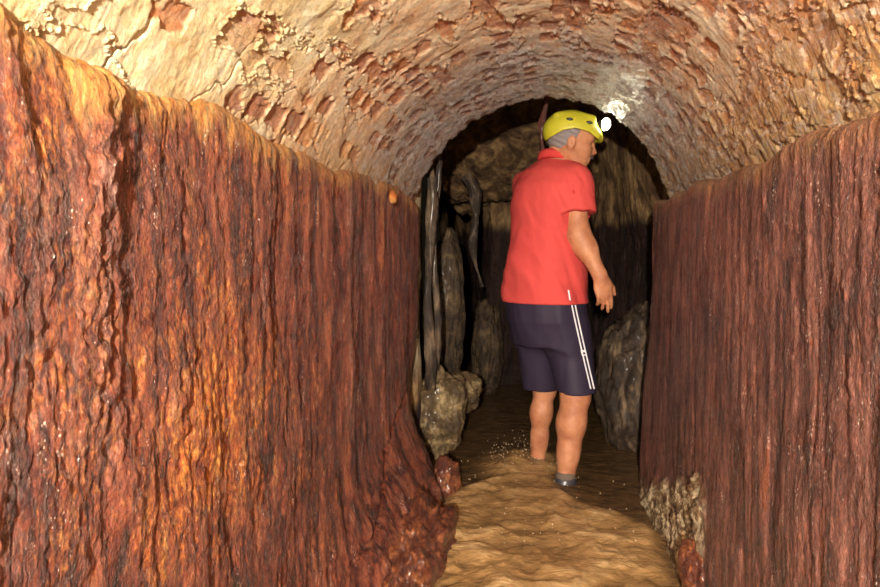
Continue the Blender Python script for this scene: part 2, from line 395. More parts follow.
# bricks
wa = A+.022*fbm(A*12, Yg*12, 1.1, 3)+.016*fbm(A*45, Yg*45, 5.1, 4); wy = Yg+.030*fbm(A*11, Yg*11, 6.1, 3)+.020*fbm(A*50, Yg*50, 8.1, 4)
rh, bl = .070, .105
row = np.floor(wa/rh); off = (row % 2)*.5+.17*np.sin(row*2.3)
colb = np.floor(wy/bl+off); fa = wa/rh-row; fy = wy/bl+off-colb
hsh = np.abs(np.sin(row*127.1+colb*311.7)*43758.5453) % 1
hs2 = np.abs(np.sin(row*269.5+colb*183.3)*24634.6345) % 1
edge = np.minimum(np.minimum(fa, 1-fa)*rh, np.minimum(fy, 1-fy)*bl)
inside = ss(.008, .013, edge)
nz = fbm(A*4.5, Yg*3.2, 2.7, 5)
expo = .44+.9*nz+.14*ss(.45, .75, side)*(1-ss(2.6, 3.1, Yg))-.16*(1-ss(.2, .5, side))*(1-ss(1.2, 2.0, Yg))-.06*ss(2.5, 3.0, Yg)
mb = inside*ss(-.04, .04, expo-hsh)
# large ragged patches where the render has fallen off
bigp = fbm(A*9.0+3, Yg*3.6, 14.3, 6, .6)
big = ss(.16, .19, bigp)*(1-ss(2.3, 2.9, Yg))*ss(.10, .2, side)*(1-ss(.86, .95, side))
big = np.maximum(big, ss(-.03, .01, bigp)*ss(.58, .70, side+.05*nz)*(1-ss(1.9, 2.5, Yg))*(1-ss(.90, .97, side)))
brick = np.clip(np.maximum(mb*(1-.0*big), big*(.75+.25*inside)), 0, 1)
wet = ss(2.0, 2.8, Yg+.25*nz)*.95+.25*ss(.5, .8, side)+.15
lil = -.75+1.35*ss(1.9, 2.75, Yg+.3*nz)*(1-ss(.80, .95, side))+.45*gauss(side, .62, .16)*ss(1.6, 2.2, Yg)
lil = lil-.5*ss(.06, -.0, side-.06)
drip = np.clip(ss(.20, .03, side+.05*fbm(A*3, Yg*20, 3.9, 4))*(.15+.85*ss(1.3, 2.2, Yg))+ss(.74, .93, side+.06*fbm(A*3, Yg*20, 5.9, 4)), 0, 1)*.85
# flowstone ripples running down the arc
rip = ridge(A*3, (Yg+.02*fbm(A*6, Yg*6, 3, 2))*34, 4.1, 3)
ripm = ss(.60, .80, side)*.8+ss(.25, .05, side)*.5+ss(2.3, 2.9, Yg)*.45
disp = .014*fbm(A*3, Yg*2.2, 7.2, 4)-.005*brick+.005*fbm(A*20, Yg*20, 2.2, 5)+.0025*rip*ripm
disp += .004*ss(.02, .0, np.abs(bigp-.15))       # curled crumbling edge of the render
cracks = np.exp(-(np.abs(pn(A*6+fbm(A*20, Yg*20, 3, 3)*.3, Yg*5, 4.9))/.012)**2)*ss(.12, .3, fbm(A*3, Yg*3, 21.1, 2)+.3)
disp -= .008*cracks*(1-brick)*(1-ss(2.0, 2.5, Yg))
disp += ss(2.4, 3.2, Yg)*(.006*fbm(A*30, Yg*16, 13.2, 4)+.003*(hs2-.5)*inside)
Q = P+nrm*disp[..., None]
# end face of the ring of bricks
E = [Q]
last = Q[-1]; outn = -nrm[-1]
ring = np.stack([last+outn*d+np.array([0, .01, 0]) for d in (.01, .05, .12, .25, .5)])
Q = np.concatenate([Q, ring]); rep = lambda a: np.concatenate([a, np.repeat(a[-1:], 5, 0)])
pink = np.clip(ss(1.1, 1.9, Yg+.8*nz)+ss(.45, .6, side), 0, 1)
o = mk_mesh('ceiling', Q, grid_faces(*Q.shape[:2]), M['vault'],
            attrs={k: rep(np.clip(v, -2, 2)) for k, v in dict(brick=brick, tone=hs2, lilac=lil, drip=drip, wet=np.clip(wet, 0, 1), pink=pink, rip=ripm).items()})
o['kind'] = 'structure'

# ---------------------------------------------------------------- chamber beyond the vault
def path_wall(name, ctrl, zlo, zhi, leanfn, seed, darkz=1.2, calcfn=None, n=260, m=260, amp=1.0):
    c = np.array(ctrl); t = np.concatenate([[0], np.cumsum(np.hypot(*np.diff(c, axis=0).T))])
    s = np.linspace(0, t[-1], n); x = np.interp(s, t, c[:, 0]); y = np.interp(s, t, c[:, 1])
    k = np.ones(9)/9
    for _ in range(2):
        x[8:-8] = np.convolve(np.pad(x, 4, 'edge'), k, 'valid')[8:-8]; y[8:-8] = np.convolve(np.pad(y, 4, 'edge'), k, 'valid')[8:-8]
    z = np.linspace(zlo, zhi, m)
    P = np.zeros((n, m, 3)); P[..., 0] = x[:, None]; P[..., 1] = y[:, None]; P[..., 2] = z[None, :]
    lx, ly = leanfn(P[..., 0], P[..., 1], P[..., 2]); P[..., 0] += lx; P[..., 1] += ly
    N = grid_normals(P); X, Y, Z = P[..., 0], P[..., 1], P[..., 2]; S = s[:, None]+0*Z+seed
    d = amp*(.10*fbm(S*2, Z*1.6, seed, 5)+.03*ridge(S*10, Z*2, seed+2, 4)+.012*fbm(S*30, Z*18, seed+5, 4))
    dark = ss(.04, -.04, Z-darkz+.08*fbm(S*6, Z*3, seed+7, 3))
    calc = calcfn(S-seed, X, Y, Z) if calcfn else 0*Z
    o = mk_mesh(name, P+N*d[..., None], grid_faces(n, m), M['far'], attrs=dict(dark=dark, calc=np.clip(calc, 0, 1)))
    o['kind'] = 'structure'; return o
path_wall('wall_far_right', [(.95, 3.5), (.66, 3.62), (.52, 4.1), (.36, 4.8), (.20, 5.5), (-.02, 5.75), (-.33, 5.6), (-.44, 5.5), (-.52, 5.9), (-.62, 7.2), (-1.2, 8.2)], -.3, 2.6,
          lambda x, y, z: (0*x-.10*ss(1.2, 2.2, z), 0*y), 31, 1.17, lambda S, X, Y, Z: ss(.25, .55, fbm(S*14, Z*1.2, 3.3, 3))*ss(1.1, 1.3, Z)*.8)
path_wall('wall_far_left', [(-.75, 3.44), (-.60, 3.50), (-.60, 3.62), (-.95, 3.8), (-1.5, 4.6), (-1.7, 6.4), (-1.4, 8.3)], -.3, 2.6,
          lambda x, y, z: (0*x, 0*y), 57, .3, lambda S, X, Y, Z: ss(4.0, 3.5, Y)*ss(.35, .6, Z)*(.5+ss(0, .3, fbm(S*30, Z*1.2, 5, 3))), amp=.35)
# sloping rock roof
nx_, ny_ = 220, 260
xs = np.linspace(-1.8, 1.3, nx_); yv = np.linspace(3.30, 8.3, ny_)
XX, YY = np.meshgrid(xs, yv, indexing='ij')
zz = 2.15-.35*ss(3.3, 4.2, YY)*0-.85*ss(3.7, 5.5, YY)*ss(-1.05, -.70, XX+.1*fbm(XX*3, YY*3, 1, 3))+.25*ss(5.5, 6.5, YY)*0
zz = zz+.12*fbm(XX*2.2, YY*2.2, 5.5, 5)+.05*ridge(XX*6, YY*4, 2.5, 4)
P = np.stack([XX, YY, zz], -1)
o = mk_mesh('ceiling_far', P, grid_faces(nx_, ny_, True), M['far'], attrs=dict(dark=0*zz, calc=.6*ss(.3, .6, fbm(XX*9, YY*2, 9.1, 3))))
o['kind'] = 'structure'
# stream bed
xs = np.linspace(-2, 1.4, 120); yv = np.linspace(-1.5, 8.4, 240); XX, YY = np.meshgrid(xs, yv, indexing='ij')
P = np.stack([XX, YY, -.16+.04*fbm(XX*3, YY*3, 4, 4)], -1)
o = mk_mesh('floor', P, grid_faces(120, 240), M['rock_brown']); o['kind'] = 'structure'

# ---------------------------------------------------------------- rocks
def rock(name, c, size, seed, mat, label, cat='rock', sub=5, rough=1., group=None, rot=0.):
    bm = bmesh.new(); bmesh.ops.create_icosphere(bm, subdivisions=sub, radius=1)
    V = np.array([v.co[:] for v in bm.verts]); F = np.array([[v.index for v in f.verts] for f in bm.faces]); bm.free()
    n = V.copy(); x, y, z = V.T
    d = 1+rough*(.40*fbm(x*1.3+seed, y*1.3, z*1.3, 4)+.12*ridge(x*3+seed, y*3, z*3, 4)+.12*fbm(x*7+seed, y*7, z*7, 5))
    V = V*d[:, None]*np.array(size)
    cr, sr = math.cos(rot), math.sin(rot); V[:, 0], V[:, 1] = V[:, 0]*cr-V[:, 1]*sr, V[:, 0]*sr+V[:, 1]*cr
    o = mk_mesh(name, V, F, mat); o.location = c
    tag(o, label, cat, group); return o
def px_rock(px, py, Y, size, *a, **k): return rock('boulder', tuple(at(px, py, Y)), size, *a, **k)
px_rock(440, 412, 3.66, (.12, .12, .20), 3, M['rock_pale'], 'pale crusted boulder at the far foot of the left wall', rough=1.2)
px_rock(461, 390, 3.95, (.10, .12, .10), 9, M['rock_pale'], 'smaller pale grey boulder just behind the crusted one on the left')
px_rock(446, 484, 3.12, (.055, .10, .11), 14, M['rock_red'], 'small wet dark red lump in the water beside the left wall')
px_rock(418, 565, 2.42, (.10, .30, .17), 24, M['rock_red'], 'large wet orange-red mound at the foot of the left wall', rough=1.5, sub=6)
px_rock(447, 310, 4.35, (.09, .10, .42), 33, M['rock_brown'], 'tall brown rock standing in the dark left recess', rough=1.)
px_rock(487, 350, 5.3, (.10, .14, .34), 41, M['rock_brown'], 'dim leaning rock far back in the dark passage')
px_rock(634, 388, 4.0, (.17, .20, .40), 57, M['rock_mix'], 'streaked pale boulder behind the man, against the right wall', rough=1.)
px_rock(664, 498, 3.0, (.045, .09, .09), 62, M['rock_pale'], 'pale crumbling crust at the foot of the right wall', rough=1.2)
px_rock(699, 570, 2.12, (.05, .07, .08), 71, M['rock_red'], 'dark red wet lump below the pale crust on the right')

# tube along points
def tube(name, pts, rad, mat, parent=None, seg=14, noise=0.):
    pts = np.array(pts, float); n = len(pts); V = []
    for i in range(n):
        t = pts[min(i+1, n-1)]-pts[max(i-1, 0)]; t /= np.linalg.norm(t)
        a = np.cross(t, [0.31, .9, .2]); a /= np.linalg.norm(a); b = np.cross(t, a)
        for k in range(seg):
            th = 2*math.pi*k/seg
            r = rad[i]*(1+noise*float(pn(np.array(math.cos(th)*2.), np.array(math.sin(th)*2.+i*.4), np.array(.3))))
            V.append(pts[i]+r*(a*math.cos(th)+b*math.sin(th)))
    F = [[i*seg+k, i*seg+(k+1) % seg, (i+1)*seg+(k+1) % seg, (i+1)*seg+k] for i in range(n-1) for k in range(seg)]
    V += [pts[0], pts[-1]]
    F += [[len(V)-2, (k+1) % seg, k, k] for k in range(seg)]+[[len(V)-1, (n-1)*seg+k, (n-1)*seg+(k+1) % seg, (n-1)*seg+(k+1) % seg] for k in range(seg)]
    me = bpy.data.meshes.new(name); me.from_pydata([tuple(v) for v in V], [], [list(dict.fromkeys(f)) for f in F]); me.update()
    for p in me.polygons: p.use_smooth = True
    me.materials.append(mat); o = bpy.data.objects.new(name, me); COL.objects.link(o)
    if parent: o.parent = parent
    return o
# hanging root behind the crown of the vault
zs = np.linspace(0, 1, 22)
o = tube('hanging_root', [at(546-5*z+2*math.sin(z*9), 80+95*z, 3.62) for z in zs], [.015-.006*z+.004*math.sin(z*17) for z in zs], M['root'], noise=.5)
tag(o, 'rusty brown root hanging behind the crown of the arch, left of the helmet', 'root')
# calcite drip edge in the chamber
zs = np.linspace(0, 1, 26)
o = tube('flowstone_drip', [at(466+14*z**.6+4*math.sin(z*7), 175+112*z, 4.9) for z in zs], [.040-.03*z+.008*math.sin(z*13) for z in zs], M['rock_mix'], noise=.6)
tag(o, 'pale wavy flowstone drip hanging in the dark left of the man', 'flowstone')
for j, (px, r_, lab) in enumerate([(430, .020, 'grey flowstone column right beside the end of the left wall'), (436.5, .012, 'thinner pale flowstone column on the dark side of the grey one')]):
    o = tube('flowstone_column', [at(px+2*math.sin(z*8+j), 165+225*z-20*j, 3.52+.06*j) for z in zs], [r_*(1+.25*math.sin(z*9+j)) for z in zs], M['rock_mix'], noise=.8)
    tag(o, lab, 'flowstone')
# little nub on the left wall, px (387,195)
nb = rock('mineral_nub', (-.553, 2.66, 1.205), (.013, .018, .02), 5, M['nub'], 'small orange mineral nub sticking out near the top of the left wall', 'mineral', sub=4)

# ---------------------------------------------------------------- surface nets
class Field:
    def __init__(s, lo, hi, h):
        s.lo = np.array(lo, float); s.h = h; s.n = np.ceil((np.array(hi)-s.lo)/h).astype(int)+1
        s.F = np.full(s.n, .3, np.float32)
    def sub(s, c, r):
        a = np.clip(np.floor((np.array(c)-r-s.lo)/s.h).astype(int), 0, s.n); b = np.clip(np.ceil((np.array(c)+r-s.lo)/s.h).astype(int)+1, 0, s.n)
        sl = tuple(slice(a[i], b[i]) for i in range(3))
        g = np.meshgrid(*[s.lo[i]+s.h*np.arange(a[i], b[i]) for i in range(3)], indexing='ij')
        return sl, g
    def comb(s, sl, d, k):
        a = s.F[sl]; h = np.maximum(k-np.abs(a-d), 0)/k; s.F[sl] = np.minimum(a, d)-h*h*k*.25
    def cone(s, p, q, r1, r2, k=.02):
        p = np.array(p, float); q = np.array(q, float); c = (p+q)/2; r = np.linalg.norm(q-p)/2+max(r1, r2)+2*k+.02
        sl, (x, y, z) = s.sub(c, r)
        if x.size == 0: return
        d = q-p; L2 = d@d+1e-12
        t = np.clip(((x-p[0])*d[0]+(y-p[1])*d[1]+(z-p[2])*d[2])/L2, 0, 1)
        ds = np.sqrt((x-p[0]-t*d[0])**2+(y-p[1]-t*d[1])**2+(z-p[2]-t*d[2])**2)-(r1+(r2-r1)*t)
        s.comb(sl, ds, k)
    def ell(s, c, R, rad, k=.02, sub=False):
        """ellipsoid: R rows are local axes"""
        c = np.array(c, float); sl, (x, y, z) = s.sub(c, max(rad)+2*k+.02)
        if x.size == 0: return
        x = x-c[0]; y = y-c[1]; z = z-c[2]
        q = [(R[i][0]*x+R[i][1]*y+R[i][2]*z)/rad[i] for i in range(3)]
        k0 = np.sqrt(q[0]**2+q[1]**2+q[2]**2)+1e-9; k1 = np.sqrt(sum((q[i]/rad[i])**2 for i in range(3)))+1e-9
        d = k0*(k0-1)/k1
        if sub:
            a = s.F[sl]; d = -d; h = np.maximum(k-np.abs(a-d), 0)/k; s.F[sl] = np.maximum(a, d)+h*h*k*.25
        else: s.comb(sl, d, k)
    def loft(s, zs, cx, cy, a, b, S, Fw, k=.02):
        z = s.lo[2]+s.h*np.arange(s.n[2]); z0, z1 = min(zs), max(zs)
        zc = np.clip(z, z0, z1); f = lambda v: np.interp(zc, zs, v)[None, None, :]
        x = (s.lo[0]+s.h*np.arange(s.n[0]))[:, None, None]; y = (s.lo[1]+s.h*np.arange(s.n[1]))[None, :, None]
        dx = x-f(cx); dy = y-f(cy); u = dx*S[0]+dy*S[1]; v = dx*Fw[0]+dy*Fw[1]
        A, B = f(a), f(b); e = ((np.abs(u)/A)**2.3+(np.abs(v)/B)**2.3)**(1/2.3)
        d = (e-1)*np.minimum(A, B)*.92+0*z[None, None, :]
        oz = np.maximum(np.maximum(z-z1, z0-z), 0)[None, None, :]
        d = np.where(oz > 0, np.sqrt(np.maximum(d, 0)**2+oz**2), d)
        d = np.maximum(d, np.maximum(z-z1, z0-z)[None, None, :])
        s.comb((slice(None),)*3, d.astype(np.float32), k)
    def grid(s): return np.meshgrid(*[s.lo[i]+s.h*np.arange(s.n[i]) for i in range(3)], indexing='ij', sparse=True)
    def mesh(s, smooth=2):
        F = s.F; S = F < 0
        cnt = np.zeros(np.array(F.shape)-1, int); nx, ny, nz = cnt.shape
        for dx in (0, 1):
            for dy in (0, 1):
                for dz in (0, 1): cnt += S[dx:dx+nx, dy:dy+ny, dz:dz+nz]
        act = (cnt > 0) & (cnt < 8); idx = -np.ones(cnt.shape, int); ids = np.argwhere(act); idx[act] = np.arange(len(ids))
        pos = np.zeros((len(ids), 3)); w = np.zeros(len(ids)); off = [(a, b, c) for a in (0, 1) for b in (0, 1) for c in (0, 1)]
        for o1 in off:
            for ax in range(3):
                if o1[ax]: continue
                o2 = list(o1); o2[ax] = 1
                a = F[tuple((ids+o1).T)]; b = F[tuple((ids+o2).T)]; m = (a < 0) != (b < 0)
                t = np.where(m, a/(a-b+1e-12), 0); p = ids+np.array(o1, float); p[:, ax] += t
                pos[m] += p[m]; w[m] += 1
        pos = s.lo+s.h*pos/w[:, None]
        Q = []
        for ax in range(3):
            sl1 = [slice(1, -1)]*3; sl1[ax] = slice(0, -1); sl2 = list(sl1); sl2[ax] = slice(1, None)
            a, b = S[tuple(sl1)], S[tuple(sl2)]
            for flip in (0, 1):
                e = np.argwhere((a & ~b) if not flip else (~a & b))
                if not len(e): continue
                base = e+1; base[:, ax] -= 1
                u, v = [(1, 2), (2, 0), (0, 1)][ax]
                def g(du, dv):
                    q = base.copy(); q[:, u] -= du; q[:, v] -= dv; return idx[tuple(q.T)]
                quad = [g(1, 1), g(0, 1), g(0, 0), g(1, 0)]
                if flip: quad = quad[::-1]
                Q.append(np.stack(quad, 1))
        Q = np.concatenate(Q)
        for _ in range(smooth):      # light laplacian
            acc = np.zeros_like(pos); c = np.zeros(len(pos))
            for i in range(4):
                np.add.at(acc, Q[:, i], pos[Q[:, (i+1) % 4]]+pos[Q[:, (i+3) % 4]]); np.add.at(c, Q[:, i], 2)
            pos = pos*.5+.5*acc/c[:, None]
        return pos, Q

# ---------------------------------------------------------------- the man
YM = 3.42
TH = math.radians(48); Fw = np.array([math.cos(TH), math.sin(TH), 0]); Sd = np.array([math.sin(TH), -math.cos(TH), 0]); UP = np.array([0, 0, 1.])
root = bpy.data.objects.new('person', None); COL.objects.link(root); root.location = (float(at(552, 480, YM)[0]), YM, -.02)
tag(root, 'man in red polo shirt, navy shorts and yellow helmet wading with his back turned', 'person')
bpy.context.view_layer.update(); RI = np.array(root.location)
def pm(name, V, Q, mat, parent=root, **k):
    o = mk_mesh(name, np.asarray(V)-RI, Q, mat, parent, **k)
    return o
def J(px, py, Y): return at(px, py, Y)
# head frame
HT = math.radians(4); HP = math.radians(-9)
hf = np.array([math.cos(HT)*math.cos(HP), math.sin(HT)*math.cos(HP), math.sin(HP)]); hs = np.array([math.sin(HT), -math.cos(HT), 0.])
hu = np.cross(hs, hf); HR = np.array([hf, hs, hu]); HC = J(571.5, 142, YM-.02)
def H(f, s, u): return HC+hf*f+hs*s+hu*u

B = Field((-.32, 2.95, -.14), (.42, 3.95, 1.72), .0045)
# legs
hipR, kneeR, ankR = J(566, 335, 3.38), J(575.5, 396, 3.33), J(565.5, 476, 3.28)
hipL, kneeL, ankL = J(535, 335, 3.48), J(544.5, 388, 3.58), J(537.5, 460, 3.60)
for hp, kn, an in ((hipR, kneeR, ankR), (hipL, kneeL, ankL)):
    sc = 1.0 if an is ankR else .80
    B.cone(hp, kn, .080*sc, .061*sc, .03)
    B.cone(kn, kn+(an-kn)*.35-Fw*.006, .060*sc, .059*sc, .03)
    B.cone(kn+(an-kn)*.33-Fw*.006, kn+(an-kn)*.75, .058*sc, .044*sc, .04)
    B.cone(kn+(an-kn)*.65, an-UP*.02, .046*sc, .038, .03)
    B.ell(kn+Fw*.014, np.eye(3), (.040, .040, .055), .03)
    B.cone(an-UP*.02, an-UP*.06+Fw*.02, .038, .034, .02)
    B.cone(an-UP*.06, an-UP*.075+Fw*.13, .036, .028, .02)
# trunk
rows = [(345, 547, .168, .135), (320, 546, .192, .163), (300, 545.5, .194, .165), (270, 545, .185, .160), (235, 546, .172, .140), (207, 549, .185, .126), (186, 551, .187, .112), (172, 554, .152, .095), (162, 557, .105, .07), (154, 559, .062, .058)]
tz = [float(at(552, r[0], YM)[2]) for r in rows]; tcx = [float(at(r[1], r[0], YM)[0]) for r in rows]
tcy = [YM+(tcx[i]-tcx[0])*.8 for i in range(len(rows))]
o_ = np.argsort(tz); srt = lambda v: np.array(v)[o_]
B.loft(srt(tz), srt(tcx), srt(tcy), srt([r[2]-.022 for r in rows]), srt([r[3]-.02 for r in rows]), Sd, Fw, .03)
# neck
B.cone(J(556, 168, YM+.01), H(-.03, 0, -.035), .062, .058, .03)
# head
B.ell(H(-.002, 0, .025), HR, (.100, .078, .102), .02)
B.ell(H(.030, 0, -.042), HR, (.062, .058, .078), .03)
B.cone(H(.052, -.018, -.098), H(.052, .018, -.098), .022, .022, .025)
B.cone(H(-.01, -.055, -.045), H(.045, -.03, -.09), .02, .018, .03)
B.cone(H(-.01, .055, -.045), H(.045, .03, -.09), .02, .018, .03)
B.cone(H(.086, 0, .006), H(.104, 0, -.030), .008, .012, .012)
B.cone(H(.098, -.011, -.036), H(.098, .011, -.036), .008, .008, .008)
B.cone(H(.074, -.034, .022), H(.074, .034, .022), .016, .016, .014)
for s_ in (-1, 1):
    B.ell(H(.092, .030*s_, -.002), HR, (.016, .015, .011), .008, True)
    B.cone(H(.060, .040*s_, -.028), H(.066, .034*s_, -.036), .018, .016, .02)
    B.ell(H(-.006, .080*s_, -.012), HR, (.019, .009, .032), .006)
    B.ell(H(-.002, .090*s_, -.008), HR, (.008, .006, .014), .004, True)
B.cone(H(.082, -.018, -.066), H(.082, .018, -.066), .009, .009, .01)
B.cone(H(.079, -.016, -.079), H(.079, .016, -.079), .008, .008, .008)
# arms
shR, elR, wrR = J(573, 183, 3.32), J(579, 234, 3.29), J(600.5, 277, 3.27)
B.cone(J(556, 178, YM), shR, .06, .062, .04)
B.cone(shR, elR, .050, .045, .03)
B.cone(elR, elR+(wrR-elR)*.35, .045, .044, .03)
B.cone(elR+(wrR-elR)*.3, wrR, .044, .028, .03)
shL, elL, wrL = J(531, 186, 3.53), J(536, 236, 3.60), J(556, 268, 3.70)
B.cone(J(556, 178, YM), shL, .06, .058, .04); B.cone(shL, elL, .056, .046, .03); B.cone(elL, wrL, .046, .028, .03)
# hands: palm and five fingers each
def hand(w, d, back, thumbdir, curl):
    d = d/np.linalg.norm(d); back = back-d*(back@d); back /= np.linalg.norm(back); ac = np.cross(d, back)
    if ac@thumbdir < 0: ac = -ac
    HRr = np.array([d, ac, back]); pc = w+d*.048
    B.cone(w-d*.01, w+d*.02, .027, .025, .02)
    B.ell(pc, HRr, (.052, .041, .017), .015)
    lens = (.068, .078, .072, .056); offs = (.030, .010, -.010, -.029)
    for i in range(4):
        c1, c2 = curl[i]
        p0 = w+d*.078+ac*offs[i]*.9; spread = ac*(offs[i]*.22)
        dd = d*math.cos(c1)-back*math.sin(c1)+spread; p1 = p0+dd*lens[i]*.48
        d2 = d*math.cos(c2)-back*math.sin(c2)+spread; p2 = p1+d2*lens[i]*.30
        d3 = d*math.cos(c2*1.35)-back*math.sin(c2*1.35)+spread; p3 = p2+d3*lens[i]*.24
        B.cone(p0-d*.03, p0, .009, .0098, .006); B.cone(p0, p1, .0098, .0088, .003); B.cone(p1, p2, .0088, .008, .003); B.cone(p2, p3, .008, .0068, .003)
    t0 = w+d*.022+ac*.026-back*.006; t1 = t0+d*.036+ac*.024-back*.014; t2 = t1+d*.030+ac*.006-back*.008
    B.cone(t0, t1, .015, .0115, .012); B.cone(t1, t2, .0115, .008, .004)
hand(wrR, J(608.5, 312, 3.27)-J(601, 278, 3.27), np.array([.30, -.95, .1]), Fw, [(.25, .5), (.2, .4), (.35, .7), (.55, 1.0)])
hand(wrL, np.array([.3, .3, -1.]), -Sd, Fw, [(.2, .5)]*4)
V, Q = B.mesh(1); pm('body', V, Q, M['skin'])

# shirt
T = Field((-.36, 3.0, .70), (.36, 3.85, 1.52), .006)
T.loft(srt(tz), srt(tcx), srt(tcy), srt([r[2] for r in rows]), srt([r[3]+.004 for r in rows]), Sd, Fw, .03)
T.cone(J(556, 176, YM), shR+UP*.0, .07, .072, .05)
slE = shR+(elR-shR)*.56+Sd*.006
T.cone(shR, slE, .070, .074, .03)
T.cone(J(556, 176, YM), shL, .068, .068, .05); T.cone(shL, shL+(elL-shL)*.6, .066, .070, .03)
T.ell(J(553, 200, YM-.02)-Fw*.05, np.array([Fw, Sd, UP]), (.10, .15, .14), .06)
x, y, z = T.grid()
def cutplane(F, x, y, z, p, n, k=.006, cond=None):
    n = np.array(n)/np.linalg.norm(n); d = ((x-p[0])*n[0]+(y-p[1])*n[1]+(z-p[2])*n[2]).astype(np.float32)
    d = np.broadcast_to(d, F.shape)
    new = np.maximum(F, d)
    if cond is not None: new = np.where(np.broadcast_to(cond, F.shape), new, F)
    F[:] = new
hemz = float(at(545, 302, YM)[2])
for sh, el in ((shR, elR), (shL, elL)):
    dd = (el-sh)/np.linalg.norm(el-sh); e = sh+(el-sh)*.60
    rr = np.sqrt((x-e[0])**2+(y-e[1])**2+(z-e[2])**2)
    tr = (x-tcx[4])*Sd[0]+(y-tcy[4])*Sd[1]
    outside = (tr > .168) if sh is shR else (tr < -.150)
    # sleeve ends in a plane across the arm, only around the arm
    cutplane(T.F, x, y, z, e, dd, cond=(rr < .12) & outside)
# folds: hanging drapery across the back and pull lines towards the armpit
fx, fy, fz = np.broadcast_arrays(x, y, z)
fold = .020*fbm((fx*1.1+fy*.6+fz*.5)*9, fz*2.2, (fx-fy)*3, 3)*ss(1.48, 1.3, fz)+.022*fbm((fx+fz*.9)*7, (fz-fx*.8)*3.5, fy*3, 2)*gauss(fz, .88, .16)
T.F = (T.F+fold.astype(np.float32)*ss(.03, .0, np.abs(T.F))).astype(np.float32)
cutplane(T.F, x, y, z, (0, 0, hemz), (.0, .0, -1))
# keep the neck clear
T.ell(H(-.025, 0, -.04), HR, (.07, .07, .06), .01, True)
V, Q = T.mesh(2); shirt = pm('polo_shirt', V, Q, M['polo'])
# collar: a folded ring round the neck
cc = J(556.5, 158.5, YM+.004); colV = []; seg = 64
tilt = math.radians(16)
cax = Fw*.0+UP; fwd = Fw
for (r, h) in ((.070, -.020), (.078, -.016), (.076, .004), (.068, .018), (.063, .018), (.061, .0), (.063, -.022)):
    for k in range(seg):
        th = 2*math.pi*k/seg; v = Sd*math.cos(th)*r*1.12+Fw*math.sin(th)*r
        colV.append(cc+v+UP*(h-.30*(v@Fw)+.0))
F_ = [[i*seg+k, i*seg+(k+1) % seg, ((i+1) % 7)*seg+(k+1) % seg, ((i+1) % 7)*seg+k] for i in range(7) for k in range(seg)]
pm('collar', colV, F_, M['polo_dark'], shirt)

# shorts
Sf = Field((-.34, 3.0, .32), (.36, 3.95, .92), .006)
Sf.loft(srt(tz), srt(tcx), srt(tcy), srt([r[2]-.010 for r in rows]), srt([r[3]-.010 for r in rows]), Sd, Fw, .03)
hemR, hemL = J(578, 392, 3.35), J(541.5, 389, 3.55)
Sf.cone(hipR+UP*.0, hemR-UP*.03, .100, .086, .05); Sf.cone(hipL, hemL-UP*.03, .096, .078, .05)
x, y, z = Sf.grid()
Sf.F[:] = np.maximum(Sf.F, np.broadcast_to((z-(hemz+.035)).astype(np.float32), Sf.F.shape))
mid = (hemR+hemL)/2; dv = (hemR-hemL); sd = (x-mid[0])*dv[0]+(y-mid[1])*dv[1]
cut = np.where(sd > 0, hemR[2], hemL[2]+.0); Sf.F[:] = np.maximum(Sf.F, (cut-z).astype(np.float32))
fx, fy, fz = np.broadcast_arrays(x, y, z)
fold = .014*fbm((fx-fy*.7)*8, fz*2.5, fy*4, 3)
Sf.F = (Sf.F+fold.astype(np.float32)*ss(.03, .0, np.abs(Sf.F))).astype(np.float32)
V, Q = Sf.mesh(2); shorts = pm('shorts', V, Q, M['shorts'])
SV = V
# side stripes: strips lying on the cloth, found by a nearest hit along the view to the side seam
def surf_pt(F, px, py):
    d = at(px, py, 3.0)-at(px, py, 2.9); d /= np.linalg.norm(d); p0 = at(px, py, 3.0)
    prev = None
    for t in np.arange(0, .8, .002):
        q = p0+d*t; ijk = (q-F.lo)/F.h; i = ijk.astype(int)
        if (i < 0).any() or (i >= F.n-1).any(): continue
        f = ijk-i; v = 0
        for a in (0, 1):
            for b in (0, 1):
                for c in (0, 1):
                    v += F.F[i[0]+a, i[1]+b, i[2]+c]*(f[0] if a else 1-f[0])*(f[1] if b else 1-f[1])*(f[2] if c else 1-f[2])
        if v < .0012: return q-d*.003, d
    return None
def strip(name, line, w, mat, parent, F, th=.002):
    P_ = []; n = len(line)
    for i, (px, py) in enumerate(line):
        a = surf_pt(F, px-w/2, py); b = surf_pt(F, px+w/2, py)
        if a and b: P_.append((a[0], b[0], a[1]))
    V, F_ = [], []
    for a, b, d in P_: V += [a, b, b+d*th*3, a+d*th*3]
    for i in range(len(P_)-1):
        for k in range(4): F_.append([i*4+k, i*4+(k+1) % 4, i*4+4+(k+1) % 4, i*4+4+k])
    if len(F_): F_ += [[0, 3, 2, 1], [len(V)-4, len(V)-3, len(V)-2, len(V)-1]]; pm(name, V, F_, mat, parent, smooth=False)
ln = [(573.5+(592.5-573.5)*t**1.05, 305+84*t) for t in np.linspace(0, 1, 44)]
strip('side_stripe', [(a-1.6, b) for a, b in ln], 1.5, M['white'], shorts, Sf)
strip('side_stripe', [(a+1.8, b) for a, b in ln], 1.5, M['white'], shorts, Sf)
strip('logo', [(583.2+.2*i, 350+.8*i) for i in range(8)], 5.5, M['white'], shorts, Sf)
strip('logo_band', [(583.6+.2*i, 352.2+.7*i) for i in range(4)], 2.6, M['shorts'], shorts, Sf, .0028)
# white slit trim at the shirt's side vent
strip('side_vent_trim', [(568.5+.16*i, 290+.95*i) for i in range(12)], 1.6, M['white'], shirt, T)
strip('sleeve_logo', [(573+.3*i, 190+.9*i) for i in range(5)], 2.5, M['polo_dark'], shirt, T)

